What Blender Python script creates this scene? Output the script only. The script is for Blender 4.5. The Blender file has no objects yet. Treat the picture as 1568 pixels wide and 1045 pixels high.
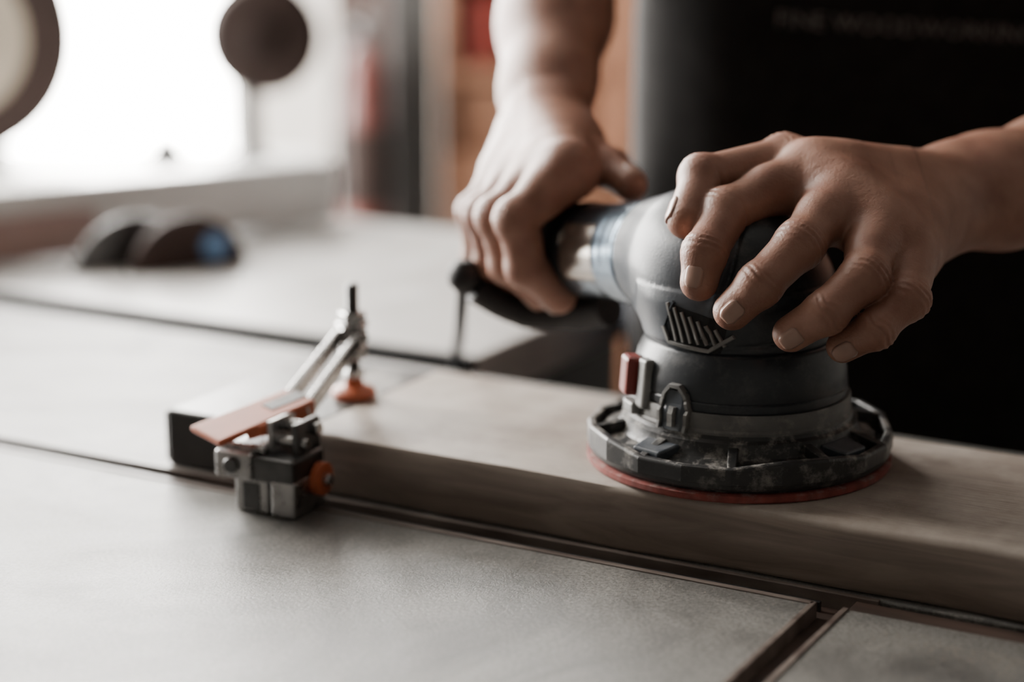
import bpy, bmesh, math, random
import numpy as np
from mathutils import Vector, Matrix, Euler
from mathutils.bvhtree import BVHTree
random.seed(3)
V=Vector
scene=bpy.context.scene
col=scene.collection

# ------------------------------------------------------------------ materials
def mat(name,color,rough=.5,metal=0.,nscale=0,namt=0.15,bscale=0,bstr=.1,bdist=.001,sss=0.,coat=0.,color2=None,stretch=(1,1,1),rvar=0.,spec=.5,detail=5,dust=0.,dustscale=60,dustmin=.25):
    m=bpy.data.materials.new(name); m.use_nodes=True
    nt=m.node_tree; N=nt.nodes; L=nt.links
    b=N['Principled BSDF']
    b.inputs['Base Color'].default_value=(*color,1)
    b.inputs['Roughness'].default_value=rough
    b.inputs['Metallic'].default_value=metal
    b.inputs['Specular IOR Level'].default_value=spec
    if sss:
        b.inputs['Subsurface Weight'].default_value=sss
        b.inputs['Subsurface Radius'].default_value=(1,.35,.2)
        b.inputs['Subsurface Scale'].default_value=.006
    if coat: b.inputs['Coat Weight'].default_value=coat; b.inputs['Coat Roughness'].default_value=.15
    tc=N.new('ShaderNodeTexCoord'); mp=N.new('ShaderNodeMapping')
    mp.inputs['Scale'].default_value=stretch
    L.new(tc.outputs['Object'],mp.inputs['Vector'])
    if nscale:
        n=N.new('ShaderNodeTexNoise'); n.inputs['Scale'].default_value=nscale; n.inputs['Detail'].default_value=detail
        L.new(mp.outputs[0],n.inputs['Vector'])
        r=N.new('ShaderNodeValToRGB'); r.color_ramp.elements[0].position=.32; r.color_ramp.elements[1].position=.68
        c2=color2 if color2 else tuple(min(1,c*(1+namt)) for c in color)
        c1=color if color2 else tuple(c*(1-namt) for c in color)
        r.color_ramp.elements[0].color=(*c1,1); r.color_ramp.elements[1].color=(*c2,1)
        L.new(n.outputs['Fac'],r.inputs[0]); out=r.outputs[0]
        if dust:
            dn=N.new('ShaderNodeTexNoise'); dn.inputs['Scale'].default_value=dustscale; dn.inputs['Detail'].default_value=9; dn.inputs['Roughness'].default_value=.75
            L.new(mp.outputs[0],dn.inputs['Vector'])
            dr=N.new('ShaderNodeMapRange'); dr.inputs[1].default_value=.50; dr.inputs[2].default_value=.68; dr.inputs[3].default_value=0; dr.inputs[4].default_value=dust
            L.new(dn.outputs['Fac'],dr.inputs[0])
            ge=N.new('ShaderNodeNewGeometry'); sx_=N.new('ShaderNodeSeparateXYZ'); L.new(ge.outputs['Normal'],sx_.inputs[0])
            up=N.new('ShaderNodeMapRange'); up.inputs[1].default_value=-.2 if dustmin else .3; up.inputs[2].default_value=1; up.inputs[3].default_value=dustmin; up.inputs[4].default_value=1.3
            L.new(sx_.outputs['Z'],up.inputs[0])
            mu=N.new('ShaderNodeMath'); mu.operation='MULTIPLY'; mu.use_clamp=True; L.new(dr.outputs[0],mu.inputs[0]); L.new(up.outputs[0],mu.inputs[1])
            mx=N.new('ShaderNodeMix'); mx.data_type='RGBA'; L.new(mu.outputs[0],mx.inputs[0]); L.new(out,mx.inputs[6]); mx.inputs[7].default_value=(.34,.315,.285,1)
            out=mx.outputs[2]
            ra=N.new('ShaderNodeMath'); ra.operation='MULTIPLY_ADD'; ra.inputs[1].default_value=.4; ra.inputs[2].default_value=rough
            L.new(mu.outputs[0],ra.inputs[0]); L.new(ra.outputs[0],b.inputs['Roughness']); rvar=0
        L.new(out,b.inputs['Base Color'])
        if rvar:
            mr=N.new('ShaderNodeMapRange'); mr.inputs[1].default_value=.3; mr.inputs[2].default_value=.7
            mr.inputs[3].default_value=rough-rvar; mr.inputs[4].default_value=rough+rvar
            L.new(n.outputs['Fac'],mr.inputs[0]); L.new(mr.outputs[0],b.inputs['Roughness'])
    if bscale:
        n2=N.new('ShaderNodeTexNoise'); n2.inputs['Scale'].default_value=bscale; n2.inputs['Detail'].default_value=4
        L.new(mp.outputs[0],n2.inputs['Vector'])
        bp=N.new('ShaderNodeBump'); bp.inputs['Strength'].default_value=bstr; bp.inputs['Distance'].default_value=bdist
        L.new(n2.outputs['Fac'],bp.inputs['Height']); L.new(bp.outputs[0],b.inputs['Normal'])
    return m

M_skin=mat('skin',(.225,.100,.066),.46,nscale=50,color2=(.33,.172,.120),bscale=700,bstr=.5,bdist=.0006,sss=.18,spec=.5)
M_nail=mat('nail',(.34,.21,.165),.28,nscale=60,namt=.06,sss=.1)
M_cloth=mat('black_cotton',(.009,.0085,.0085),.9,nscale=30,namt=.2,bscale=400,bstr=.3,spec=.15)
M_jean=mat('dark_denim',(.015,.018,.026),.9,nscale=200,namt=.3,bscale=700,bstr=.4,spec=.2)
M_apron=mat('apron_canvas',(.0125,.0117,.0113),.9,nscale=60,namt=.2,bscale=600,bstr=.4,spec=.12)
M_print=mat('apron_print',(.13,.125,.12),.8,nscale=90,namt=.2)
M_hair=mat('dark_hair',(.02,.013,.01),.6,nscale=80,namt=.4,bscale=150,bstr=.8,bdist=.004)
M_steel=mat('steel',(.46,.455,.45),.26,1.,nscale=120,namt=.12,rvar=.08)
M_cast=mat('cast_steel',(.36,.355,.35),.30,1.,nscale=120,namt=.2,rvar=.08)
M_dsteel=mat('dark_steel',(.10,.10,.10),.38,.9,nscale=90,namt=.2,rvar=.08)
M_orange=mat('orange_paint',(.42,.105,.045),.42,nscale=60,namt=.12,coat=.05,spec=.35)
M_redpl=mat('red_plastic',(.19,.028,.02),.4,nscale=50,namt=.15)
M_redcan=mat('extinguisher_paint',(.12,.03,.023),.4,nscale=20,namt=.15)
M_redpad=mat('red_pad',(.20,.042,.033),.8,nscale=150,namt=.25,dust=.5)
M_black=mat('black_plastic',(.013,.013,.014),.38,nscale=70,color2=(.025,.0245,.024),bscale=900,bstr=.12,dust=.9,dustmin=.4,dustscale=75)
M_body=mat('dark_plastic',(.013,.0165,.021),.34,nscale=50,color2=(.021,.025,.030),bscale=800,bstr=.08,dust=.18)
M_shell=mat('grey_shell',(.042,.050,.061),.34,nscale=60,namt=.15,bscale=900,bstr=.12,dust=.15)
M_lgrey=mat('light_grey_plastic',(.19,.187,.18),.42,nscale=80,namt=.18)
M_ring=mat('dusty_collar',(.11,.108,.103),.55,nscale=80,namt=.18,dust=.6,dustmin=.6)
M_blue=mat('blue_grey_barrel',(.11,.15,.19),.22,.8,nscale=50,namt=.1)
M_highlight=mat('blue_highlight',(.10,.22,.42),.3,nscale=50,namt=.1)  # blue of the highlight painted on the blade guard
M_silver=mat('silver_label',(.36,.325,.29),.22,.8,nscale=40,namt=.15)
M_rubber=mat('black_rubber',(.011,.011,.012),.6,nscale=90,namt=.2,spec=.3)
M_groove=mat('rusty_slot',(.028,.019,.015),.5,nscale=60,color2=(.085,.053,.041),stretch=(.2,1,1))
M_strip=mat('slot_trim',(.062,.043,.035),.42,nscale=70,color2=(.16,.13,.112),stretch=(.3,1,1))
M_wall=mat('white_plaster',(.50,.48,.45),.85,nscale=4,namt=.05,bscale=60,bstr=.1)
M_dwall=mat('grey_plaster',(.13,.124,.115),.9,nscale=4,namt=.08,bscale=60,bstr=.1)
M_ceil=mat('ceiling_paint',(.15,.145,.138),.9,nscale=3,namt=.05)
M_floor=mat('concrete_floor',(.06,.056,.052),.7,nscale=5,color2=(.09,.085,.08),bscale=40,bstr=.1)
M_frame=mat('window_frame_paint',(.6,.6,.58),.5,nscale=20,namt=.05)
M_cab=mat('cabinet_wood',(.19,.085,.046),.55,nscale=6,color2=(.32,.155,.09),stretch=(6,6,.7))
M_brown=mat('brown_plastic',(.035,.020,.016),.7,nscale=20,namt=.2,spec=.3)
M_post=mat('grey_post',(.045,.042,.039),.6,nscale=10,namt=.15)
M_cream=mat('cream_paint',(.5,.43,.34),.5,nscale=10,namt=.08)
M_ply=mat('table_edge_wood',(.10,.07,.05),.6,nscale=30,namt=.3,stretch=(.2,1,6))
M_leg=mat('steel_leg_paint',(.06,.06,.06),.5,nscale=20,namt=.1)
M_white=mat('white_machine_paint',(.70,.695,.68),.30,nscale=15,namt=.06)
M_pink=mat('faded_red_paint',(.38,.26,.235),.5,nscale=15,namt=.08)
M_sawdust=mat('sawdust_grain',(.42,.34,.27),.9,nscale=300,namt=.25)

def wood():
    m=bpy.data.materials.new('sanded_wood'); m.use_nodes=True
    nt=m.node_tree;N=nt.nodes;L=nt.links;b=N['Principled BSDF']
    tc=N.new('ShaderNodeTexCoord'); mp=N.new('ShaderNodeMapping'); mp.inputs['Scale'].default_value=(1.6,14,14)
    L.new(tc.outputs['Object'],mp.inputs[0])
    n=N.new('ShaderNodeTexNoise'); n.inputs['Scale'].default_value=7; n.inputs['Detail'].default_value=9; n.inputs['Distortion'].default_value=1.1; n.inputs['Roughness'].default_value=.62
    L.new(mp.outputs[0],n.inputs['Vector'])
    r=N.new('ShaderNodeValToRGB'); r.color_ramp.elements[0].position=.33; r.color_ramp.elements[1].position=.67
    r.color_ramp.elements[0].color=(.135,.100,.079,1); r.color_ramp.elements[1].color=(.245,.195,.160,1)
    L.new(n.outputs['Fac'],r.inputs[0])
    n3=N.new('ShaderNodeTexNoise'); n3.inputs['Scale'].default_value=14; n3.inputs['Detail'].default_value=8; n3.inputs['Roughness'].default_value=.68
    L.new(tc.outputs['Object'],n3.inputs['Vector'])
    mr=N.new('ShaderNodeMapRange'); mr.inputs[1].default_value=.36; mr.inputs[2].default_value=.62; mr.inputs[3].default_value=.15; mr.inputs[4].default_value=.85
    L.new(n3.outputs['Fac'],mr.inputs[0])
    ge=N.new('ShaderNodeNewGeometry'); sp=N.new('ShaderNodeSeparateXYZ'); L.new(ge.outputs['Normal'],sp.inputs[0])
    up=N.new('ShaderNodeMapRange'); up.inputs[1].default_value=.1; up.inputs[2].default_value=.8; up.inputs[3].default_value=0.05; up.inputs[4].default_value=1
    L.new(sp.outputs['Z'],up.inputs[0])
    mu=N.new('ShaderNodeMath');mu.operation='MULTIPLY';L.new(mr.outputs[0],mu.inputs[0]);L.new(up.outputs[0],mu.inputs[1])
    mx=N.new('ShaderNodeMix'); mx.data_type='RGBA'; L.new(mu.outputs[0],mx.inputs[0])
    L.new(r.outputs[0],mx.inputs[6]); mx.inputs[7].default_value=(.45,.40,.35,1)
    L.new(mx.outputs[2],b.inputs['Base Color'])
    b.inputs['Roughness'].default_value=.46
    mp2=N.new('ShaderNodeMapping'); mp2.inputs['Scale'].default_value=(30,300,60); L.new(tc.outputs['Object'],mp2.inputs[0])
    n2=N.new('ShaderNodeTexNoise'); n2.inputs['Scale'].default_value=1.5; n2.inputs['Detail'].default_value=6; L.new(mp2.outputs[0],n2.inputs['Vector'])
    bp=N.new('ShaderNodeBump'); bp.inputs['Strength'].default_value=.5; bp.inputs['Distance'].default_value=.0008
    L.new(n2.outputs['Fac'],bp.inputs['Height']); L.new(bp.outputs[0],b.inputs['Normal'])
    return m
M_wood=wood()
def tabletop():
    m=bpy.data.materials.new('worn_tabletop'); m.use_nodes=True
    nt=m.node_tree;N=nt.nodes;L=nt.links;b=N['Principled BSDF']
    tc=N.new('ShaderNodeTexCoord')
    n=N.new('ShaderNodeTexNoise'); n.inputs['Scale'].default_value=8; n.inputs['Detail'].default_value=10; n.inputs['Distortion'].default_value=1.6; n.inputs['Roughness'].default_value=.66
    L.new(tc.outputs['Object'],n.inputs['Vector'])
    r=N.new('ShaderNodeValToRGB'); r.color_ramp.elements[0].position=.36; r.color_ramp.elements[1].position=.62
    r.color_ramp.elements[0].color=(.070,.068,.065,1); r.color_ramp.elements[1].color=(.185,.180,.170,1)
    L.new(n.outputs['Fac'],r.inputs[0])
    n2=N.new('ShaderNodeTexNoise'); n2.inputs['Scale'].default_value=520; n2.inputs['Detail'].default_value=5; n2.inputs['Roughness'].default_value=.75
    L.new(tc.outputs['Object'],n2.inputs['Vector'])
    r2=N.new('ShaderNodeValToRGB'); r2.color_ramp.elements[0].position=.38; r2.color_ramp.elements[1].position=.62
    r2.color_ramp.elements[0].color=(.35,.34,.33,1); r2.color_ramp.elements[1].color=(1.3,1.27,1.23,1)
    L.new(n2.outputs['Fac'],r2.inputs[0])
    mx=N.new('ShaderNodeMix'); mx.data_type='RGBA'; mx.blend_type='MULTIPLY'; mx.inputs[0].default_value=.85
    L.new(r.outputs[0],mx.inputs[6]); L.new(r2.outputs[0],mx.inputs[7]); L.new(mx.outputs[2],b.inputs['Base Color'])
    n4=N.new('ShaderNodeTexNoise'); n4.inputs['Scale'].default_value=9; n4.inputs['Detail'].default_value=8; n4.inputs['Distortion'].default_value=1.5
    L.new(tc.outputs['Object'],n4.inputs['Vector'])
    mr=N.new('ShaderNodeMapRange'); mr.inputs[1].default_value=.35; mr.inputs[2].default_value=.65; mr.inputs[3].default_value=.31; mr.inputs[4].default_value=.42
    L.new(n4.outputs['Fac'],mr.inputs[0]); L.new(mr.outputs[0],b.inputs['Roughness'])
    b.inputs['Specular IOR Level'].default_value=.75
    bp=N.new('ShaderNodeBump'); bp.inputs['Strength'].default_value=.6; bp.inputs['Distance'].default_value=.0006
    L.new(n2.outputs['Fac'],bp.inputs['Height']); L.new(bp.outputs[0],b.inputs['Normal'])
    return m
M_top=tabletop()

# ------------------------------------------------------------------ mesh helpers
I4=Matrix.Identity(4)
EM={}
def empty(name,loc=(0,0,0)):
    e=bpy.data.objects.new(name,None); e.empty_display_size=.02
    e.location=loc; col.objects.link(e); EM[e.name]=Matrix.Translation(V(loc)); return e
def put(me,name,parent=None,material=None,M=I4,smooth=False,bevel=0,bseg=2):
    o=bpy.data.objects.new(name,me); col.objects.link(o)
    mats=material if isinstance(material,(list,tuple)) else [material]
    if len(me.materials)==0:
        for m_ in mats: me.materials.append(m_)
    o.matrix_basis=M
    if parent:
        o.parent=parent; o.matrix_parent_inverse=EM[parent.name].inverted()
    if smooth:
        for p in me.polygons: p.use_smooth=True
    if bevel:
        b=o.modifiers.new('bevel','BEVEL'); b.width=bevel; b.segments=bseg; b.limit_method='ANGLE'; b.angle_limit=.6
    return o
def bm_mesh(bm,name):
    me=bpy.data.meshes.new(name); bmesh.ops.recalc_face_normals(bm,faces=bm.faces[:]); bm.to_mesh(me); bm.free(); return me
def box(name,lo,hi,parent,m,M=I4,bevel=.001):
    bm=bmesh.new(); r=bmesh.ops.create_cube(bm,size=1)
    lo=V(lo);hi=V(hi)
    for v in bm.verts: v.co=V(((lo[i]+hi[i])/2+v.co[i]*(hi[i]-lo[i])) for i in range(3))
    return put(bm_mesh(bm,name),name,parent,m,M,bevel=bevel)
def lathe(name,prof,parent,m,M=I4,seg=96,smooth=True,bevel=0):
    bm=bmesh.new(); rings=[]
    for r,z in prof:
        if r<1e-6: rings.append([bm.verts.new((0,0,z))])
        else: rings.append([bm.verts.new((r*math.cos(2*math.pi*i/seg),r*math.sin(2*math.pi*i/seg),z)) for i in range(seg)])
    for a,b in zip(rings,rings[1:]):
        for i in range(seg):
            j=(i+1)%seg
            if len(a)==1 and len(b)==1: continue
            if len(a)==1: bm.faces.new((a[0],b[j],b[i]))
            elif len(b)==1: bm.faces.new((a[i],a[j],b[0]))
            else: bm.faces.new((a[i],a[j],b[j],b[i]))
    for rr in (rings[0],rings[-1]):
        if len(rr)>1: bm.faces.new(rr)
    me=bm_mesh(bm,name)
    o=put(me,name,parent,m,M)
    if smooth:
        for p in me.polygons: p.use_smooth=len(p.vertices)<=4
        try: me.set_sharp_from_angle(angle=math.radians(35))
        except Exception: pass
    return o
def tube(name,pts,rad,parent,m,seg=20,M=I4,flat=None):
    pts=[V(p) for p in pts]; n=len(pts)
    if not isinstance(rad,(list,tuple)): rad=[rad]*n
    bm=bmesh.new(); rings=[]
    up=V((0,0,1))
    for i,p in enumerate(pts):
        t=(pts[min(i+1,n-1)]-pts[max(i-1,0)]).normalized()
        if i==0:
            a=t.cross(up)
            if a.length<.1: a=t.cross(V((1,0,0)))
            a.normalize()
        else:
            a=(a-t*a.dot(t)).normalized()
        b=t.cross(a)
        rings.append([bm.verts.new(p+rad[min(i,len(rad)-1)]*(a*math.cos(2*math.pi*k/seg)+b*math.sin(2*math.pi*k/seg))) for k in range(seg)])
    for A,B in zip(rings,rings[1:]):
        for k in range(seg):
            bm.faces.new((A[k],A[(k+1)%seg],B[(k+1)%seg],B[k]))
    bm.faces.new(rings[0]); bm.faces.new(rings[-1])
    me=bm_mesh(bm,name); o=put(me,name,parent,m,M)
    for p in me.polygons: p.use_smooth=len(p.vertices)==4
    try: me.set_sharp_from_angle(angle=math.radians(40))
    except Exception: pass
    return o
def bezier(p,n=16):
    p=[V(a) for a in p]; out=[]
    q=[p[0]]+p+[p[-1]]
    for i in range(1,len(q)-2):
        for k in range(n):
            t=k/n; a,b,c,d=q[i-1],q[i],q[i+1],q[i+2]
            out.append(.5*((2*b)+(c-a)*t+(2*a-5*b+4*c-d)*t*t+(3*b-a-3*c+d)*t**3))
    out.append(q[-2]); return out
def slab(name,p0,p1,side,w0,w1,t0,t1,parent,m,bevel=.0008):
    p0=V(p0);p1=V(p1);d=(p1-p0).normalized();s=V(side);s=(s-d*s.dot(d)).normalized();u=s.cross(d).normalized()
    bm=bmesh.new();vs=[]
    for p,w,t in((p0,w0,t0),(p1,w1,t1)):
        vs.append([bm.verts.new(p+s*a*w/2+u*b*t/2) for a,b in((-1,-1),(1,-1),(1,1),(-1,1))])
    for i in range(4): bm.faces.new((vs[0][i],vs[0][(i+1)%4],vs[1][(i+1)%4],vs[1][i]))
    bm.faces.new(vs[0]);bm.faces.new(vs[1][::-1])
    return put(bm_mesh(bm,name),name,parent,m,bevel=bevel)

# ------------------------------------------------------------------ SDF sculpting
class Field:
    def __init__(s,lo,hi,h):
        s.lo=np.array(lo,dtype=np.float32); s.h=h
        s.n=np.ceil((np.array(hi)-np.array(lo))/h).astype(int)+1
        s.F=np.full(s.n,.03,dtype=np.float32)
    def sub(s,lo,hi,pad):
        a=np.clip(np.floor((np.array(lo)-pad-s.lo)/s.h).astype(int),0,s.n)
        b=np.clip(np.ceil((np.array(hi)+pad-s.lo)/s.h).astype(int)+1,0,s.n)
        sl=tuple(slice(x,y) for x,y in zip(a,b))
        ax=[s.lo[i]+s.h*np.arange(a[i],b[i],dtype=np.float32) for i in range(3)]
        P=np.stack(np.meshgrid(*ax,indexing='ij'),-1)
        return sl,P
    def add(s,prim,k=.004):
        f,lo,hi=prim; sl,P=s.sub(lo,hi,k+3*s.h)
        if P.size==0: return
        s.F[sl]=smin(s.F[sl],f(P),k)
    def cut(s,prim,k=.002):
        f,lo,hi=prim; sl,P=s.sub(lo,hi,k+3*s.h)
        if P.size==0: return
        s.F[sl]=-smin(-s.F[sl],f(P),k)
def smin(a,b,k):
    if k<=0: return np.minimum(a,b)
    h=np.maximum(k-np.abs(a-b),0)/k
    return np.minimum(a,b)-h*h*k*.25
def A3(p): return np.array(p,dtype=np.float32)
def cone(a,b,ra,rb):
    a=A3(a);b=A3(b);r=max(ra,rb); ab=b-a; L2=float(ab@ab)+1e-12
    def f(P):
        q=P-a; t=np.clip(q@ab/L2,0,1)
        return np.linalg.norm(q-t[...,None]*ab,axis=-1)-(ra+(rb-ra)*t)
    return f,np.minimum(a,b)-r,np.maximum(a,b)+r
def econe(a,b,side,wa,wb,ta,tb):
    a=A3(a);b=A3(b);ab=b-a;L=float(np.linalg.norm(ab));d=ab/L
    s=A3(side);s=s-d*(s@d);s/=np.linalg.norm(s);u=np.cross(d,s)
    def f(P):
        q=P-a; x=q@d; t=np.clip(x/L,0,1); e=x-t*L
        w=wa+(wb-wa)*t; th=ta+(tb-ta)*t
        X=q@s;Y=q@u; m=np.minimum(w,th)
        k0=np.sqrt((X/w)**2+(Y/th)**2+(e/m)**2)+1e-6
        k1=np.sqrt((X/w**2)**2+(Y/th**2)**2+(e/m**2)**2)+1e-6
        return k0*(k0-1)/k1
    r=max(wa,wb,ta,tb)
    return f,np.minimum(a,b)-r,np.maximum(a,b)+r
def ellip(c,r):
    c=A3(c);r=A3(r)
    def f(P):
        q=P-c; k0=np.linalg.norm(q/r,axis=-1)+1e-6;k1=np.linalg.norm(q/r**2,axis=-1)+1e-6
        return k0*(k0-1)/k1
    return f,c-r,c+r
def vcyl(c,r,z0,z1,rd=.003):
    def f(P):
        dx=np.hypot(P[...,0]-c[0],P[...,1]-c[1])-r+rd
        dz=np.abs(P[...,2]-(z0+z1)/2)-(z1-z0)/2+rd
        return np.minimum(np.maximum(dx,dz),0)+np.hypot(np.maximum(dx,0),np.maximum(dz,0))-rd
    return f,A3((c[0]-r,c[1]-r,z0)),A3((c[0]+r,c[1]+r,z1))
def nets(F,lo,h,name):
    S=F<0; nx,ny,nz=F.shape
    cnt=np.zeros((nx-1,ny-1,nz-1),np.int8)
    for i in(0,1):
        for j in(0,1):
            for k in(0,1): cnt+=S[i:nx-1+i,j:ny-1+j,k:nz-1+k]
    idx=np.argwhere((cnt>0)&(cnt<8)); n=len(idx)
    acc=np.zeros((n,3));w=np.zeros(n)
    C=[(i,j,k) for i in(0,1) for j in(0,1) for k in(0,1)]
    for a in C:
        for b in C:
            if sum(b)-sum(a)==1 and sum(abs(x-y) for x,y in zip(a,b))==1:
                va=F[tuple((idx+a).T)];vb=F[tuple((idx+b).T)]
                m=(va<0)!=(vb<0); t=va[m]/(va[m]-vb[m])
                acc[m]+=np.array(a)+(np.array(b)-np.array(a))*t[:,None]; w[m]+=1
    verts=np.array(lo)+h*(idx+acc/w[:,None])
    ids=np.full(cnt.shape,-1,np.int64); ids[tuple(idx.T)]=np.arange(n)
    faces=[]
    for ax in range(3):
        u=(ax+1)%3;v=(ax+2)%3
        s0=[slice(None)]*3;s1=[slice(None)]*3;s0[ax]=slice(0,-1);s1[ax]=slice(1,None)
        D=S[tuple(s0)]!=S[tuple(s1)]
        e=np.argwhere(D); 
        ok=(e[:,u]>0)&(e[:,v]>0)&(e[:,u]<F.shape[u]-1)&(e[:,v]<F.shape[v]-1); e=e[ok]
        ins=S[tuple(e.T)]
        def cell(du,dv):
            c=e.copy();c[:,u]+=du;c[:,v]+=dv;return ids[tuple(c.T)]
        q=np.stack([cell(-1,-1),cell(0,-1),cell(0,0),cell(-1,0)],1)
        q[~ins]=q[~ins][:,::-1]
        faces.append(q)
    faces=np.concatenate(faces)
    faces=faces[(faces>=0).all(1)]
    me=bpy.data.meshes.new(name); me.from_pydata(verts.tolist(),[],faces.tolist()); me.update()
    me.polygons.foreach_set('use_smooth',[True]*len(me.polygons))
    return me

# ------------------------------------------------------------------ frames
ANG=math.radians(29.1)
O=V((-.103,.959,0))
BF=Matrix.Translation(O)@Matrix.Rotation(-ANG,4,'Z')     # x along board, y away from camera
def bw(d,n,z=0): return BF@V((d,n,z))
BT=.032                                                    # board top height

# ------------------------------------------------------------------ room
room_z0=-.75; room_z1=1.95
LX=-1.7
box('floor',(LX-.12,-2.2,room_z0-.1),(3.0,4.4,room_z0),None,M_floor,bevel=0)
box('ceiling',(LX-.12,-2.2,room_z1),(3.0,4.4,room_z1+.1),None,M_ceil,bevel=0)
def wall_with_hole(name,axis,pos,th,a0,a1,z0,z1,h0,h1,hz0,hz1,m):
    bm=bmesh.new()
    def add(a,b,c,d):
        if b-a<1e-4 or d-c<1e-4:return
        r=bmesh.ops.create_cube(bm,size=1)
        for v in r['verts']:
            x=(a+b)/2+v.co.x*(b-a); y=pos+th/2+v.co.y*th; z=(c+d)/2+v.co.z*(d-c)
            v.co=V((x,y,z)) if axis=='x' else V((y,x,z))
    add(a0,h0,z0,z1);add(h1,a1,z0,z1);add(h0,h1,z0,hz0);add(h0,h1,hz1,z1)
    return put(bm_mesh(bm,name),name,None,m)
W1=(-1.62,-.60,-.42,1.85)   # back window x0,x1,z0,z1
wall_with_hole('wall_back','x',4.2,.12,LX-.12,3.0,room_z0,room_z1,*W1,M_wall)
W2=(1.75,4.0,-.3,1.80)       # left window y0,y1,z0,z1
wall_with_hole('wall_left','y',LX-.12,.12,-2.2,4.2,room_z0,room_z1,*W2,M_wall)
box('wall_right',(2.9,-2.2,room_z0),(3.0,4.2,room_z1),None,M_dwall,bevel=0)
box('wall_front',(LX,-2.2,room_z0),(2.9,-2.1,room_z1),None,M_dwall,bevel=0)
def window(name,x0,x1,z0,z1,y,axis,nv):
    e=empty(name,(( x0+x1)/2,y,(z0+z1)/2) if axis=='x' else (y,(x0+x1)/2,(z0+z1)/2))
    def b(n,a,bb,c,d):
        if axis=='x': box(n,(a,y-.02,c),(bb,y+.03,d),e,M_frame,bevel=.004)
        else: box(n,(y-.03,a,c),(y+.02,bb,d),e,M_frame,bevel=.004)
    b('frame_bottom',x0,x1,z0,z0+.05);b('frame_top',x0,x1,z1-.05,z1)
    for i in range(nv+1):
        c=x0+(x1-x0)*i/nv; b('mullion_%d'%i,max(x0,c-.02),min(x1,c+.02),z0,z1)
window('window_1',*W1[:2],*W1[2:],4.24,'x',1)
window('window_2',*W2[:2],*W2[2:],LX-.04,'y',3)
def portal(name,loc,rot,sx,sy):
    l=bpy.data.lights.new(name,'AREA'); l.shape='RECTANGLE'; l.size=sx; l.size_y=sy; l.cycles.is_portal=True
    o=bpy.data.objects.new(name,l); o.location=loc; o.rotation_euler=rot; col.objects.link(o); return o
portal('window_portal_back',((W1[0]+W1[1])/2,4.20,(W1[2]+W1[3])/2),(math.radians(-90),0,0),W1[1]-W1[0],W1[3]-W1[2])
portal('window_portal_left',(LX,(W2[0]+W2[1])/2,(W2[2]+W2[3])/2),(0,math.radians(-90),0),W2[3]-W2[2],W2[1]-W2[0])
w=bpy.data.worlds.new('world'); scene.world=w; w.use_nodes=True
w.node_tree.nodes['Background'].inputs[0].default_value=(1,.965,.915,1); w.node_tree.nodes['Background'].inputs[1].default_value=50.0

# ------------------------------------------------------------------ work table (slotted top)
tb=empty('workbench',bw(.1,-.2,-.03))
GX=.287; gw=.0072
def tpart(n,lo,hi,m,bv=.001): return box(n,lo,hi,tb,m,BF,bevel=bv)
gy=-.0175
tpart('top_panel_front',(-.75,-.65,-.03),(GX-gw,gy,0),M_top)
tpart('top_panel_side',(GX+gw,-.65,-.03),(.95,gy,0),M_top)
tpart('top_panel_back',(-.75,-.001,-.03),(.95,.246,0),M_top)
tpart('slot_bottom',(-.749,-.649,-.034),(.949,.245,-.007),M_groove,0)
for n,lo,hi in (('trim_a',(-.75,gy-.0028,-.02),(GX-gw,gy+.0005,.0007)),('trim_b',(-.75,-.0035,-.02),(GX+gw+.01,-.0005,.0004)),
               ('trim_c',(GX-gw-.0015,-.65,-.02),(GX-gw+.0012,gy,.0007)),('trim_d',(GX+gw-.0012,-.65,-.02),(GX+gw+.0015,gy,.0007))):
    tpart(n,lo,hi,M_strip,.0003)
tpart('slot_rail',(-.75,-.0105,-.02),(GX-gw,-.0085,-.0022),M_dsteel,.0004)
tpart('slot_fill',(GX+gw,gy+.0005,-.02),(.95,-.003,-.0015),M_groove,.0004)
tpart('edge_back',(-.75,.246,-.07),(.95,.254,-.034),M_rubber)  # black strip low in the gap, keeps its shade dark
tpart('apron_front',(-.70,-.62,-.13),(.90,-.595,-.034),M_ply,.002)
tpart('apron_back',(-.70,.215,-.13),(.90,.24,-.034),M_ply,.002)
tpart('apron_left',(-.70,-.595,-.13),(-.675,.215,-.034),M_ply,.002)
tpart('apron_right',(.875,-.595,-.13),(.90,.215,-.034),M_ply,.002)
for i,(a,b_) in enumerate(((-.70,-.62),(.84,-.62),(-.70,.18),(.84,.18))):
    tpart('leg_%d'%(i+1),(a,b_,room_z0),(a+.06,b_+.06,-.034),M_leg,.003)

# table saw (second surface)
ts=empty('table_saw',bw(-.4,.5,0))
def spart(n,lo,hi,m,bv=.002): return box(n,lo,hi,ts,m,BF,bevel=bv)
M_saw=mat('saw_top',(.46,.45,.435),.34,nscale=20,namt=.1,rvar=.05,spec=.8)
spart('cast_top',(-.80,.288,-.035),(-.067,.665,0),M_saw,.002)
spart('gap_shade_strip',(-.80,.281,-.040),(-.070,.2890,-.0005),M_rubber,.001)  # black strip added to give the gap between tables its shade
spart('cabinet',(-.74,.33,room_z0+.03),(-.13,.63,-.035),M_post,.004)
spart('plinth',(-.74,.33,room_z0),(-.13,.63,room_z0+.03),M_leg,.004)
fa=V((-.62,1.41,0));fb=V((-.15,1.71,0)); fd=(fb-fa).normalized(); fn=V((-fd.y,fd.x,0))
slab('fence',fa+V((0,0,.030))+fn*.03,fb+V((0,0,.030))+fn*.03,fn,.05,.05,.052,.052,ts,M_white,.004)
slab('fence_face',fa+V((0,0,.018)),fa+fd*.33+V((0,0,.018)),fn,.008,.008,.034,.034,ts,M_pink,.002)
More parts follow.
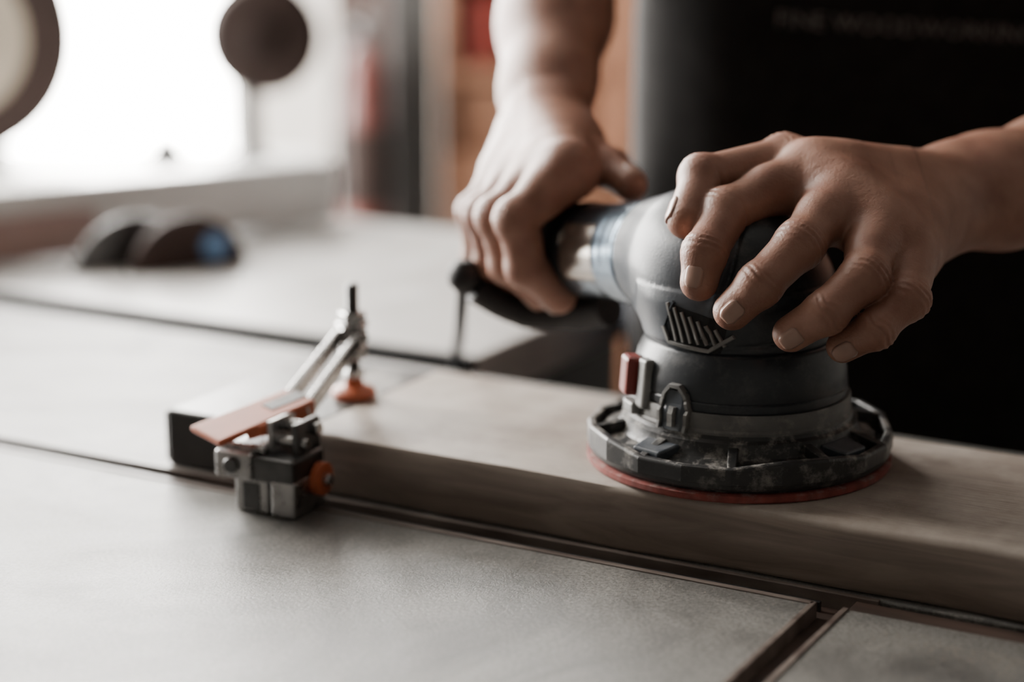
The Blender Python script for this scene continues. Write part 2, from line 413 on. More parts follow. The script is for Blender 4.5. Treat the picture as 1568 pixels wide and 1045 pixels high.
bc=V((-.300,1.530,-.012))
Mb=Matrix.Translation(bc)@Matrix.Rotation(math.atan2(fd.y,fd.x),4,'Z')@Matrix.Rotation(math.radians(90),4,'X')
def sawblade(name,R,th,teeth,m,M):
    bm=bmesh.new();n=teeth*2;a=[];b=[]
    for i in range(n):
        r=R if i%2 else R*.955; t=2*math.pi*i/n
        a.append(bm.verts.new((r*math.cos(t),r*math.sin(t),-th/2)));b.append(bm.verts.new((r*math.cos(t),r*math.sin(t),th/2)))
    bm.faces.new(a[::-1]);bm.faces.new(b)
    for i in range(n): bm.faces.new((a[i],a[(i+1)%n],b[(i+1)%n],b[i]))
    return put(bm_mesh(bm,name),name,ts,m,M)
sawblade('blade',.055,.003,36,M_dsteel,Mb)
Mb2=Matrix.Translation(bc+V((.038,.004,.004))-fn*.008)@Matrix.Rotation(math.atan2(fd.y,fd.x),4,'Z')@Matrix.Rotation(math.radians(90),4,'X')
lathe('blade_guard',[(0,-.008),(.046,-.008),(.05,-.004),(.05,.004),(.046,.008),(0,.008)],ts,M_brown,Mb2,48)
lathe('guard_highlight',[(0,.008),(.012,.008),(.011,.0105),(0,.0105)],ts,M_highlight,Mb2@Matrix.Translation((.02,.024,-.0)),32)  # blue disc stands in for a highlight on the guard

# rear bench with stuff on it
rb=empty('rear_bench',(-.75,2.1,0))
box('top',(-1.3,1.96,-.04),(-.21,2.18,-.002),rb,M_white,bevel=.003)
for i,(x,y) in enumerate(((-1.25,1.98),(-.28,1.98),(-1.25,2.11),(-.28,2.11))): box('leg_%d'%i,(x,y,room_z0),(x+.05,y+.05,-.04),rb,M_post)
box('stretcher',(-1.25,2.05,-.3),(-.24,2.09,-.24),rb,M_post)
fan=empty('desk_fan',(-.277,2.08,0))
Mf=Matrix.Translation((-.277,2.08,-.002))
lathe('base',[(0,0),(.022,0),(.022,.006),(.012,.012),(0,.012)],fan,M_post,Mf,40)
lathe('stem',[(0,.01),(.012,.01),(.011,.08),(0,.08)],fan,M_post,Mf,20)
Mh=Matrix.Translation((-.262,2.08,.132))@Matrix.Rotation(math.radians(90),4,'X')
lathe('motor_housing',[(0,-.03),(.02,-.03),(.024,-.01),(.0,.0)],fan,M_brown,Mh,32)
lathe('head_disc',[(0,-.012),(.053,-.012),(.061,-.004),(.061,.004),(.053,.012),(.015,.016),(0,.018)],fan,M_brown,Mh,48)
for i in range(24):
    a=2*math.pi*i/24; tube('grille_%d'%i,[Mh@V((.012*math.cos(a),.012*math.sin(a),.019)),Mh@V((.059*math.cos(a),.059*math.sin(a),.006))],.0011,fan,M_brown,6)
whl=empty('band_saw_wheel',(-.62,2.1,0))
Mw=Matrix.Translation((-.600,2.1,.132))@Matrix.Rotation(math.radians(90),4,'X')
lathe('disc',[(0,-.01),(.090,-.01),(.090,.01),(0,.01)],whl,M_cream,Mw,64)
bm=bmesh.new(); rr_=[[bm.verts.new((r*math.cos(2*math.pi*i/64),r*math.sin(2*math.pi*i/64),z)) for i in range(64)] for r,z in((.088,-.014),(.132,-.014),(.132,.016),(.088,.016))]
for q in range(4):
    for i in range(64): bm.faces.new((rr_[q][i],rr_[q][(i+1)%64],rr_[(q+1)%4][(i+1)%64],rr_[(q+1)%4][i]))
put(bm_mesh(bm,'rim'),'rim',whl,M_brown,Mw,smooth=False)
lathe('hub',[(0,.01),(.02,.01),(.018,.025),(0,.025)],whl,M_steel,Mw,32)
box('stand',(-.65,2.07,-.002),(-.55,2.13,.014),whl,M_post)
jar=empty('finish_jar',(-.368,2.02,0))
Mj=Matrix.Translation((-.358,2.02,-.002))
lathe('jar_body',[(0,0),(.017,0),(.018,.003),(.018,.022),(.013,.028),(0,.028)],jar,M_dsteel,Mj,28)
lathe('jar_lid',[(0,.028),(.0135,.028),(.0135,.036),(0,.036)],jar,M_black,Mj,28)

cab=empty('tool_cabinet',(.25,3.2,room_z0))
box('back_panel',(-.113,3.32,room_z0),(.90,3.34,1.3),cab,M_cab)
for i,x in enumerate((-.113,.13,.40,.88)): box('side_%d'%i,(x,3.0,room_z0),(x+.022,3.32,1.3),cab,M_cab)
for i,z in enumerate((room_z0,-.52,-.28,-.02,.25,.6,.95,1.278)): box('shelf_%d'%i,(-.093,3.0,z),(.88,3.32,z+.022),cab,M_cab)
box('door_panel',(.152,2.985,room_z0+.02),(.40,3.0,1.27),cab,M_cab)
box('lower_door_panel',(-.09,2.985,room_z0+.02),(.13,3.0,-.13),cab,M_cab)
box('red_tool_case',(-.085,3.02,.002),(-.015,3.25,.11),cab,M_redpl,bevel=.006)
box('brown_tool_case',(.0,3.03,.002),(.12,3.25,.14),cab,M_brown,bevel=.006)
box('wooden_tool_box',(-.08,3.01,-.129),(.11,3.25,-.03),cab,M_cab,bevel=.006)
box('support_post',(-.19,3.0,room_z0),(-.118,3.08,room_z1),None,M_post,bevel=.004)
box('trim_1',(-.30,3.30,room_z0),(-.19,3.36,room_z1),None,M_brown,bevel=.004)
fe=empty('fire_extinguisher',(-.235,2.95,-.3))
Mx=Matrix.Translation((-.222,2.95,0))
lathe('cylinder',[(0,-.26),(.032,-.26),(.036,-.24),(.036,.0),(.027,.03),(.014,.045),(0,.045)],fe,M_redcan,Mx,40)
lathe('valve',[(0,.04),(.014,.04),(.014,.07),(0,.07)],fe,M_dsteel,Mx,24)
slab('handle',(-.222,2.92,.075),(-.222,2.99,.09),(1,0,0),.02,.02,.006,.006,fe,M_black)
tube('hose',bezier([(-.222,2.95,.06),(-.255,2.93,.03),(-.262,2.92,-.1),(-.26,2.92,-.2)],8),.007,fe,M_rubber,10)
lathe('label',[(.0365,-.2),(.0368,-.2),(.0368,-.08),(.0365,-.08)],fe,M_brown,Mx,40)
box('stand_column',(-.255,2.93,room_z0),(-.197,2.98,-.26),fe,M_brown)

# ------------------------------------------------------------------ wooden board
def board():
    bm=bmesh.new(); n=90; x0=-.008;x1=.78
    rows=[]
    for i in range(n+1):
        x=x0+(x1-x0)*i/n
        w1=.0016*math.sin(x*23+.6)+.0009*math.sin(x*61); 
        w2=.0012*math.sin(x*19+2)
        zt=.0007*math.sin(x*17)
        y0=.001+w1*.6
        pts=[(y0+.002,.0005),(y0,.003),(y0+.0004+.0008*math.sin(x*40),.016),(y0+.0003,BT-.004+zt),(y0+.0012,BT-.0012+zt),(y0+.004,BT+zt*.3),
             (.07,BT),(.138+w2,BT),(.141+w2,BT-.003),(.141+w2,.002),(.139+w2,.0005)]
        rows.append([bm.verts.new((x,a,b)) for a,b in pts])
    for A,B in zip(rows,rows[1:]):
        for k in range(len(A)):
            bm.faces.new((A[k],A[(k+1)%len(A)],B[(k+1)%len(A)],B[k]))
    bm.faces.new(rows[0]);bm.faces.new(rows[-1][::-1])
    me=bm_mesh(bm,'wooden_board'); o=put(me,'wooden_board',None,M_wood,BF,smooth=True)
    me.set_sharp_from_angle(angle=math.radians(50)); return o
brd=board(); EM['wooden_board']=BF
sb=empty('dark_end_block',bw(-.05,.07,.015))  # separate near-black block continuing the board's left end
M_end_block=mat('near_black_block',(.014,.0135,.013),.36,nscale=50,color2=(.026,.025,.024),bscale=300,bstr=.15,dust=1.,dustscale=12,dustmin=0.)
box('block',(-.096,.003,.0),(-.0095,.138,.0312),sb,M_end_block,BF,bevel=.002)
box('end_cap',(-.0985,.005,.002),(-.0955,.136,.029),sb,M_rubber,BF,bevel=.001)

# ------------------------------------------------------------------ sander
C=V((.111,.921,0)); MC=Matrix.Translation(C)
sd=empty('random_orbital_sander',(.111,.921,BT))
lathe('sanding_disc',[(0,BT+.0002),(.0735,BT+.0002),(.0742,BT+.001),(.0742,BT+.0034),(.0725,BT+.0040),(0,BT+.0040)],sd,M_redpad,MC,128)
lathe('backing_pad',[(0,BT+.0040),(.0700,BT+.0040),(.0700,BT+.0075),(0,BT+.0075)],sd,M_black,MC,128)
lathe('shroud_plate',[(0,.0375),(.0725,.0375),(.0735,.0390),(.0735,.0425),(.069,.0435),(.05,.0445),(0,.0445)],sd,M_black,MC,128)
bm=bmesh.new(); K=20; RO=.0745;RI=.0705
ring=[]
for i in range(K):
    a=2*math.pi*(i+.5)/K
    zt=.0515 if (i%5) in(0,1) else .0485
    ring.append([bm.verts.new((r*math.cos(a),r*math.sin(a),z)) for r,z in((RO,.0400),(RO,zt-.001),(RO-.001,zt),(RI,zt),(RI,.0400))])
for i in range(K):
    A=ring[i];B=ring[(i+1)%K]
    for k in range(5): bm.faces.new((A[k],A[(k+1)%5],B[(k+1)%5],B[k]))
put(bm_mesh(bm,'shroud_rim'),'shroud_rim',sd,M_black,MC,bevel=.0008)
for i in range(K):
    a=2*math.pi*(i+.5)/K; dv=V((math.cos(a),math.sin(a),0)); zt=.0515 if (i%5) in(0,1) else .0485
    if i%2==0: slab('shroud_rib_%d'%i,C+dv*.055+V((0,0,.048)),C+dv*.072+V((0,0,(zt+.041)/2)),V((-dv.y,dv.x,0)),.005,.004,.012,zt-.0415,sd,M_black,.0005)
    if i%5==2:
        slab('shroud_lug_%d'%i,C+dv*.056+V((0,0,.0475)),C+dv*.069+V((0,0,.0465)),V((-dv.y,dv.x,0)),.020,.016,.010,.008,sd,M_shell,.001)
lathe('shroud_core',[(0,.043),(.066,.043),(.0655,.0465),(.0590,.0485),(.0575,.0505),(.0570,.0550),(.055,.0562),(.0545,.058),(0,.058)],sd,M_black,MC,128)
lathe('collar_ring',[(0,.056),(.0538,.056),(.0545,.0572),(.0545,.0592),(.0535,.0602),(.0535,.0665),(.0528,.0675),(0,.0675)],sd,M_ring,MC,128)
body=lathe('motor_body',[(0,.067),(.0515,.067),(.0522,.069),(.0520,.0715),(.0514,.0722),(.0518,.0730),(.0512,.080),(.0500,.086),(.0480,.0905),(.0470,.0925),(.0465,.0935),(.045,.0945),(0,.0945)],sd,M_body,MC,128)
HC=(.1045,.926,.126)
ha=V((.088,.942,.128)); hd=V((-.066,.113,-.018)).normalized(); hb=ha+hd*.168
f=Field((-.06,.86,.07),(.175,1.13,.18),.0011)
f.add(vcyl((C.x-.001,C.y+.001),.0462,.0925,.118,.004),0)
f.add(ellip(HC,(.0445,.0435,.034)),.014)
f.add(ellip((.109,.928,.118),(.0475,.046,.03)),.008)
f.add(cone(ha,ha+hd*.045,.033,.0262),.014)
f.add(cone(ha+hd*.04,ha+hd*.095,.0255,.0245),.004)
f.add(cone(ha+hd*.095,hb,.0245,.0255),.004)
X=f.sub(f.lo,f.lo+f.h*f.n,0)[1]
s_ax=(X-A3(ha))@A3(hd)
for s0 in(.028,.088,):
    f.F+= .0011*np.exp(-((s_ax-s0)/.0011)**2)
f.F+=np.where((s_ax<.02),.0010*np.exp(-((X[...,2]-.0985-.10*(X[...,0]-.11))/.0009)**2),0).astype(np.float32)
sm=(X[...,0]-.075)*.8-(X[...,2]-.10)*.25
f.F+=np.where((s_ax<.02)&(X[...,2]>.100),.0010*np.exp(-((sm-.0125)/.0009)**2),0).astype(np.float32)
f.F-=np.where((s_ax<.02)&(X[...,2]>.100),.0006*np.exp(-((sm-.0095)/.0016)**2),0).astype(np.float32)
del X,s_ax,sm
me=nets(f.F,f.lo,f.h,'housing'); del f
for m_ in(M_shell,M_blue,M_rubber,M_body): me.materials.append(m_)
for p in me.polygons:
    c=p.center; s=(c-ha).dot(hd)
    if s>.088: p.material_index=2
    elif s>.028: p.material_index=1
    elif c.z<.0985+.10*(c.x-.11): p.material_index=3
    elif (c.x-.075)*.8-(c.z-.10)*.25>.0125: p.material_index=3
housing=put(me,'housing',sd,M_shell)
bvh=BVHTree.FromPolygons([v.co.copy() for v in me.vertices],[tuple(p.vertices) for p in me.polygons])
bvb=BVHTree.FromPolygons([C+v.co for v in body.data.vertices],[tuple(p.vertices) for p in body.data.polygons])
bvr=BVHTree.FromPolygons([C+v.co for v in bpy.data.objects['collar_ring'].data.vertices],[tuple(p.vertices) for p in bpy.data.objects['collar_ring'].data.polygons])
def ribbon(name,trees,o,pts,w,off,m,sub=6,closed=False):
    o=V(o).normalized(); t=V((-o.y,o.x,0)); 
    P=[]
    for a,b in zip(pts,pts[1:]):
        for k in range(sub): P.append((a[0]+(b[0]-a[0])*k/sub,a[1]+(b[1]-a[1])*k/sub))
    P.append(pts[-1])
    bm=bmesh.new();rows=[]
    for i,p in enumerate(P):
        q0=P[max(i-1,0)];q1=P[min(i+1,len(P)-1)];dx,dz=q1[0]-q0[0],q1[1]-q0[1];l=math.hypot(dx,dz) or 1;nx,nz=-dz/l,dx/l
        row=[]
        for e,of in((-1,-.002),(-1,off*.7),(-.7,off),(.7,off),(1,off*.7),(1,-.002)):
            s=p[0]+nx*w/2*e; z=p[1]+nz*w/2*e
            org=V((C.x,C.y,z))+o*.12+t*s; best=None
            for tr in trees:
                h=tr.ray_cast(org,-o)
                if h[0] and (best is None or h[3]<best): best=h[3]
            if best is None: best=.08
            row.append(bm.verts.new(org-o*(best-of)))
        rows.append(row)
    for A,B in zip(rows,rows[1:]):
        for k in range(6): bm.faces.new((A[k],A[(k+1)%6],B[(k+1)%6],B[k]))
    bm.faces.new(rows[0]);bm.faces.new(rows[-1])
    return put(bm_mesh(bm,name),name,sd,m,smooth=False)
vo=(-.55,-.835,0)
T=[bvh]
ribbon('vent_back',T,vo,[(-.014,.1078),(.013,.1018)],.017,.0004,M_rubber,10)
ribbon('vent_frame',T,vo,[(-.019,.1045),(-.0155,.0972),(.006,.0957),(.0175,.1035)],.0020,.0018,M_lgrey)
ribbon('vent_frame_top',T,vo,[(-.019,.1035),(-.012,.1175)],.0012,.0014,M_shell)
for i in range(7):
    s=-.0140+i*.0041
    ribbon('vent_slat_%d'%i,T,vo,[(s+.003,.0985),(s-.0015,.1165-i*.0017)],.0015,.0016,M_lgrey,5)
R2=[bvb,bvr]
box('power_switch',(-.0045,-.006,-.0095),(.0045,.006,.0095),sd,M_redpl,Matrix.Translation((C.x-.0535,C.y-.012,.077))@Matrix.Rotation(math.radians(12),4,'Z')@Matrix.Rotation(math.radians(4),4,'Y'),bevel=.002)
box('switch_bracket',(-.003,-.004,-.012),(.003,.004,.012),sd,M_lgrey,Matrix.Translation((C.x-.0475,C.y-.0215,.075))@Matrix.Rotation(math.radians(24),4,'Z')@Matrix.Rotation(math.radians(5),4,'Y'),bevel=.0015)
box('switch_foot',(-.004,-.006,-.003),(.004,.006,.003),sd,M_lgrey,Matrix.Translation((C.x-.052,C.y-.014,.062))@Matrix.Rotation(math.radians(18),4,'Z'),bevel=.0012)
ao=(-.66,-.75,0)
arch=[(-.0075,.058),(-.0078,.068),(-.006,.0745),(-.0025,.0785),(.0025,.0785),(.006,.0745),(.0078,.068),(.0075,.058)]
ribbon('latch_arch',R2,ao,arch,.0022,.0028,M_ring)
ribbon('latch_face',R2,ao,[(0,.058),(0,.0765)],.0125,.0016,M_shell)
ribbon('latch_tab',R2,ao,[(0,.060),(0,.069)],.004,.0036,M_ring)
cam_side=hd.cross(V((0,0,1))).normalized()
if cam_side.y>0: cam_side=-cam_side
def patch_on_handle(name,s0,s1,a0,a1,r,m):
    bm=bmesh.new();rows=[];u=cam_side.cross(hd).normalized()
    if u.z<0:u=-u
    for i in range(9):
        s=s0+(s1-s0)*i/8;row=[]
        for k in range(13):
            a=math.radians(a0+(a1-a0)*k/12)
            row.append(bm.verts.new(ha+hd*s+(cam_side*math.cos(a)+u*math.sin(a))*r))
        rows.append(row)
    for A,B in zip(rows,rows[1:]):
        for k in range(12): bm.faces.new((A[k],A[k+1],B[k+1],B[k]))
    o=put(bm_mesh(bm,name),name,sd,m,smooth=True); md=o.modifiers.new('s','SOLIDIFY');md.thickness=.0012; md.offset=0
patch_on_handle('rating_label',.048,.084,-30,40,.0256,M_silver)
tube('dust_outlet',bezier([(.052,1.02,.084),(.030,1.04,.076),(.002,1.045,.077),(-.020,1.040,.090)],6),[.0100]*6+[.0090]*6+[.0080]*8,sd,M_rubber,24)
lathe('outlet_cap',[(0,-.0095),(.005,-.0085),(.009,-.004),(.0098,0),(.009,.004),(.005,.0085),(0,.0095)],sd,M_rubber,Matrix.Translation((-.0255,1.040,.0970)),24)
tube('power_cord',bezier([(-.0265,1.043,.094),(-.0285,1.08,.072),(-.0325,1.17,.030),(-.0355,1.220,.008),(-.037,1.2320,-.03),(-.037,1.2320,-.2),(-.02,1.24,-.45)],10),.0034,sd,M_rubber,12)

# ------------------------------------------------------------------ bench clamp
cl=empty('bench_clamp',(-.119,.94,0))
cx=Matrix.Translation(bw(-.001,-.0265,0))@Matrix.Rotation(-ANG+.05,4,'Z')
def cb(n,lo,hi,m,bv=.0012): return box(n,lo,hi,cl,m,cx,bevel=bv)
cb('slot_key',(-.012,.0105,-.0065),(.012,.0205,.004),M_dsteel)
cb('foot',(-.018,-.013,0.0002),(.002,.013,.020),M_cast,.0015)
cb('foot_recess',(-.013,-.0136,.002),(-.003,-.0125,.016),M_dsteel,.0004)
cb('foot_front',(.004,-.0145,0.0002),(.018,.015,.019),M_cast,.0015)
cb('jaw',(-.028,-.016,.0175),(-.006,.014,.0315),M_cast,.002)
cb('jaw_cap',(-.030,-.010,.030),(-.002,.012,.0345),M_steel,.0015)
cb('body_plate',(-.007,-.014,.017),(.017,.016,.030),M_dsteel,.0015)
cb('cheek_left',(-.004,-.004,.028),(-.0005,.018,.046),M_cast,.001)
cb('cheek_right',(.0105,-.004,.028),(.014,.018,.046),M_dsteel,.001)
def pin(n,p,ax,r,L,m): 
    q=V((0,0,1)).rotation_difference(V(ax).normalized()).to_matrix().to_4x4()
    lathe(n,[(0,-L/2),(r*.85,-L/2),(r,-L/2+.0006),(r,L/2-.0006),(r*.85,L/2),(0,L/2)],cl,m,Matrix.Translation(V(p))@q,32)
xa=cx.to_3x3()@V((1,0,0)); 
pin('pivot_pin',cx@V((.005,.012,.0405)),xa,.0032,.025,M_steel)
pin('rear_pin',cx@V((.005,.002,.035)),xa,.0028,.023,M_steel)
pin('front_pin',cx@V((-.017,-.0165,.025)),cx.to_3x3()@V((0,1,0)),.004,.004,M_dsteel)
pin('tension_knob',cx@V((.0200,.008,.016)),xa,.0085,.005,M_orange)
pin('knob_screw',cx@V((.0235,.008,.016)),xa,.003,.004,M_steel)
L0=V((-.1520,.929,.0395));L1=V((-.1075,.9700,.0490)); ls=V((.72,-.69,-.10))
slab('lever_plate',L0,L1,ls,.0255,.0225,.0035,.0035,cl,M_orange,.0014)
lsn=(ls-(L1-L0).normalized()*ls.dot((L1-L0).normalized())).normalized()
for i,sg in enumerate((-1,1)):
    slab('lever_flange_%d'%i,L0.lerp(L1,.30)+lsn*sg*.0105-V((0,0,.003)),L1+lsn*sg*.0095-V((0,0,.005)),ls,.0018,.0018,.004,.012,cl,M_orange,.0006)
slab('lever_slot',L0.lerp(L1,.62)+V((0,0,.0014)),L0.lerp(L1,.99)+V((0,0,.0014)),ls,.009,.010,.0015,.0015,cl,M_black,.0004)
SP=V((-.086,1.027,0))
B0=V((-.112,.962,.043)); B1=V((-.087,1.024,.0680)); bs=V((.92,-.39,0))
for i,sg in enumerate((-1,1)):
    slab('arm_bar_%d'%i,B0+bs*sg*.0072,B1+bs*sg*.0062,bs,.0040,.0038,.0092,.0082,cl,M_steel,.001)
pin('arm_end_pin',B1+V((0,0,-.001)),bs,.0034,.019,M_steel)
MS=Matrix.Translation(SP)
lathe('spindle',[(0,.036)]+[(.0037 if i%2 else .0033,.036+.0004*i) for i in range(0,150)]+[(0,.0965)],cl,M_dsteel,MS,24)
def nut(n,z,h,r,sides=6): lathe(n,[(0,z),(r*.92,z),(r,z+.0008),(r,z+h-.0008),(r*.92,z+h),(0,z+h)],cl,M_steel,MS,sides,smooth=False)
nut('nut_top',.0750,.0055,.0074);nut('washer_top',.0730,.0020,.0090,32)
nut('nut_lower',.0540,.0060,.0074);nut('washer_lower',.0605,.0020,.0086,32)
nut('arm_block',.0635,.0085,.0078,8); nut('nut_pad',.0440,.0045,.0062)
lathe('clamp_pad',[(0,BT+.0003),(.0105,BT+.0003),(.0122,BT+.0015),(.0122,BT+.0045),(.0100,BT+.0062),(.0055,BT+.0075),(.0045,BT+.0115),(0,BT+.0115)],cl,M_orange,MS,40)

# ------------------------------------------------------------------ sawdust
def sawdust():
    rnd=random.Random(11)
    def grain(bm,p,s):
        vs=[bm.verts.new(p+V((rnd.uniform(-1,1)*s,rnd.uniform(-1,1)*s,rnd.uniform(0,.7)*s))) for _ in range(4)]
        for a,b,c in((0,1,2),(0,1,3),(1,2,3),(0,2,3)): bm.faces.new((vs[a],vs[b],vs[c]))
    bm=bmesh.new()
    for _ in range(2600):
        a=rnd.uniform(0,2*math.pi); r=.0765+abs(rnd.gauss(0,.024)); p=C+V((r*math.cos(a),r*math.sin(a),0))
        q=BF.inverted()@p
        if .006<q.y<.134 and q.x>0: grain(bm,V((p.x,p.y,BT+.0001)),rnd.uniform(.00012,.00042))
    put(bm_mesh(bm,'sawdust_on_board'),'sawdust_on_board',brd,M_sawdust)
    bm=bmesh.new()
    for _ in range(2200):
        d=rnd.uniform(.02,.6); n=gy-.004-abs(rnd.gauss(0,.035))
        if abs(d-GX)<gw+.002: continue
        grain(bm,bw(d,n,.0001),rnd.uniform(.00012,.0004))
    for _ in range(1300):
        d=rnd.gauss(.37,.035); n=-.035-abs(rnd.gauss(0,.012))
        if d<GX+gw+.003: continue
        grain(bm,bw(d,n,.0001),rnd.uniform(.00015,.00045))
    put(bm_mesh(bm,'sawdust_on_bench'),'sawdust_on_bench',tb,M_sawdust)
sawdust()

# ------------------------------------------------------------------ person
pr=empty('craftsman',(.26,1.34,room_z0))
def unit(v): v=np.array(v,float); return v/np.linalg.norm(v)
def finger_sdf(chain,crease=True):
    segs=[cone(chain[i][0],chain[i+1][0],chain[i][1],chain[i+1][1]) for i in range(len(chain)-1)]
    lo=np.min([s[1] for s in segs],0);hi=np.max([s[2] for s in segs],0)
    pts=[np.array(c[0],float) for c in chain]
    J=[]
    for i in range(1,len(pts)-1):
        d=pts[i]-(pts[i-1]+pts[i+1])/2
        if np.linalg.norm(d)<1e-5: continue
        J.append((A3(pts[i]),A3(unit(pts[i+1]-pts[i-1])),A3(unit(d)),chain[i][1],i))
    mid=A3((pts[0]+pts[1])/2); rm=chain[0][1]*.98
    def f(P):
        D=segs[0][0](P)
        for s in segs[1:]: D=smin(D,s[0](P),.003)
        D=smin(D,np.linalg.norm(P-mid,axis=-1)-rm,.006)
        for (p,ax,dn,r,i) in J:
            q=P-p; s=q@ax; e=q@dn; 
            lat=np.linalg.norm(q-np.stack([s]*3,-1)*ax-np.stack([e]*3,-1)*dn,axis=-1)
            rad=np.linalg.norm(q-dn*r*.18,axis=-1)-r*.93
            D=smin(D,rad,.005)
            wdt=.0058 if i==len(pts)-3 else .004
            wob=s+.0011*np.sin(lat*700)
            D=D+.00055*np.cos(2*np.pi*wob/.0031)*np.exp(-(s/wdt)**2)*np.clip(e/(r*.7),0,1)
            D=D+.0010*np.exp(-(s/.0010)**2)*np.clip(-e/(r*.7),0,1)
        return D
    return f,lo,hi
def nail(name,chain,w=.0044,ln=.0052,parent=pr):
    tip=np.array(chain[-1][0]);dip=np.array(chain[-2][0]);pip=np.array(chain[-3][0]);r=chain[-1][1]
    d=unit(tip-dip); dor=dip-(pip+tip)/2; dor=unit(dor-d*(dor@d)); sd_=np.cross(d,dor)
    bm=bmesh.new();rows=[];R=r
    for i in range(11):
        y=-1+2*i/10;row=[]
        wy=w*(1-.10*y*y)* (1 if y<.4 else 1-.45*((y-.4)/.6)**2)* (1 if y>-.5 else 1-.35*((-y-.5)/.5)**2)
        for k in range(9):
            x=(-1+2*k/8)*wy; a=x/R
            yy=y*ln-.0012
            drop=(R-math.sqrt(max(R*R-yy*yy,0)))*.95 if yy>0 else -.0000
            rise=(-yy)*(chain[-2][1]-r)/np.linalg.norm(tip-dip) if yy<0 else 0
            edge=.0005 if k in(0,8) or i==0 else 0
            p=tip+d*(yy)+sd_*math.sin(a)*(R+rise)+dor*(math.cos(a)*(R+rise)+.00015-drop-edge)
            row.append(bm.verts.new(p.tolist()))
        rows.append(row)
    for A,B in zip(rows,rows[1:]):
        for k in range(8): bm.faces.new((A[k],A[k+1],B[k+1],B[k]))
    o=put(bm_mesh(bm,name),name,parent,M_nail,smooth=True); md=o.modifiers.new('s','SOLIDIFY');md.thickness=.0009;md.offset=0

def hand(name,h,lo,hi,wrist,fore,mcps,fingers,thumb,normal,wristside,extra,fat=1.0):
    N=unit(normal); f=Field(lo,hi,h)
    W=np.array(wrist)
    for a,b in zip(fore,fore[1:]):
        f.add(econe(a[0],b[0],wristside,a[1],b[1],a[2],b[2]),.012)
    for i,m in enumerate(mcps):
        m=np.array(m); r=.0122-.0006*i
        st=W+(m-W)*.12
        f.add(cone(st-N*.003,m-N*.003,.0170*fat,(r+.0015)*fat),.014)
        f.add(cone(st+N*.0100+(m-st)*.15,m+N*(r*.55),.003,.0034),.009)
        f.add(cone(m+N*.0005,m+N*.0022,r*.95,r*.88),.007)
    for i,(a,b) in enumerate(zip(mcps,mcps[1:])):
        a=np.array(a);b=np.array(b); c=(a+b)/2
        f.add(cone(c-N*.0015,c+(W-c)*.6-N*.001,.0120*fat,.0135*fat),.012)
        pa=np.array(fingers[i][1][0]);pb=np.array(fingers[i+1][1][0]); web=c+((pa+pb)/2-c)*.26-N*.004
        f.add(cone(c-N*.002,web,.0105*fat,.0072*fat),.010)
    for e in extra: f.add(e[0],e[1])
    base=f.F.copy()
    for fg in fingers+[thumb]:
        prim=finger_sdf(fg); sl,P=f.sub(prim[1],prim[2],.010+3*h)
        D=prim[0](P); G=smin(base[sl],D,.0085)
        f.F[sl]=smin(f.F[sl],G,.0016)
    me=nets(f.F,f.lo,f.h,name)
    o=put(me,name,pr,M_skin); 
    for i,fg in enumerate(fingers): nail(name+'_nail_%d'%(i+1),fg)
    nail(name+'_nail_thumb',thumb,.0056,.0062)
    return o
# left hand (rests on the sander head)
W=(.2105,.966,.1510)
mc=[(.1430,.931,.1725),(.1560,.911,.1650),(.1705,.894,.1530),(.1830,.887,.1395)]
fi=[[(mc[0],.0118),((.1005,.902,.1575),.0109),((.0884,.880,.1425),.0098),((.0855,.8755,.1295),.0088)],
    [(mc[1],.0120),((.1310,.875,.1475),.0110),((.1115,.860,.1320),.0098),((.0995,.8620,.1190),.0088)],
    [(mc[2],.0115),((.1580,.860,.1355),.0106),((.1400,.850,.1215),.0094),((.1255,.8560,.1100),.0084)],
    [(mc[3],.0105),((.1775,.860,.1255),.0095),((.1625,.851,.1135),.0084),((.1490,.8560,.1040),.0075)]]
th=[((.1700,.957,.164),.0130),((.1320,.945,.1745),.0118),((.0910,.922,.1700),.0105),((.0810,.9000,.1540),.0092)]
fore=[(W,.0300,.0235),((.245,.986,.153),.0315,.0255),((.285,1.012,.156),.0345,.0295),((.36,1.062,.163),.041,.038)]
Nn=np.cross(np.array(mc[0])-np.array(W),np.array(mc[3])-np.array(W)); Nn=Nn if Nn[2]>0 else -Nn
ex=[(cone((.198,.962,.150),(.160,.955,.162),.0175,.0145),.014),(cone((.150,.950,.168),(.148,.935,.168),.0105,.0105),.012),
    (cone((.195,.945,.138),(.182,.902,.134),.0170,.0135),.014),(cone((.190,.955,.160),(.160,.936,.170),.0150,.0120),.014),(cone((.218,.985,.167),(.222,.982,.169),.006,.006),.012)]
sidev=np.array(mc[0])-np.array(mc[3])
hand('left_hand_and_forearm',.0009,(.062,.835,.085),(.30,1.06,.205),W,fore,mc,fi,th,Nn,sidev,ex,1.05)

# right hand (grips the handle)
a_=np.array([-.45,.89,-.10]); a_/=np.linalg.norm(a_); p_=np.array([-.89,-.45,0.]); u_=np.array([0,0,1.])
G=np.array([.0245,1.050,.1135])
def rp(k,p,u): return tuple(G+a_*k+p_*p+u_*u)
ks=[-.031,-.0105,.0090,.0265]
mr=[rp(k,.010+.002*i,.0430-.002*i) for i,k in enumerate(ks)]
rf=[]
for i,k in enumerate(ks):
    s=[1.0,1.03,.99,.91][i]; r=[.0120,.0118,.0112,.0102][i]
    rf.append([(mr[i],r),(rp(k,.0400*s,.0185),r*.95),(rp(k+.002,.0335,-.0075*s),r*.86),(rp(k+.003,.0135,-.0260),r*.78)])
W2=(.0200,1.125,.172)
rt=[((.035,1.100,.168),.0130),((.0390,1.066,.1620),.0118),((.0520,1.042,.1560),.0104),((.0625,1.022,.1500),.0090)]
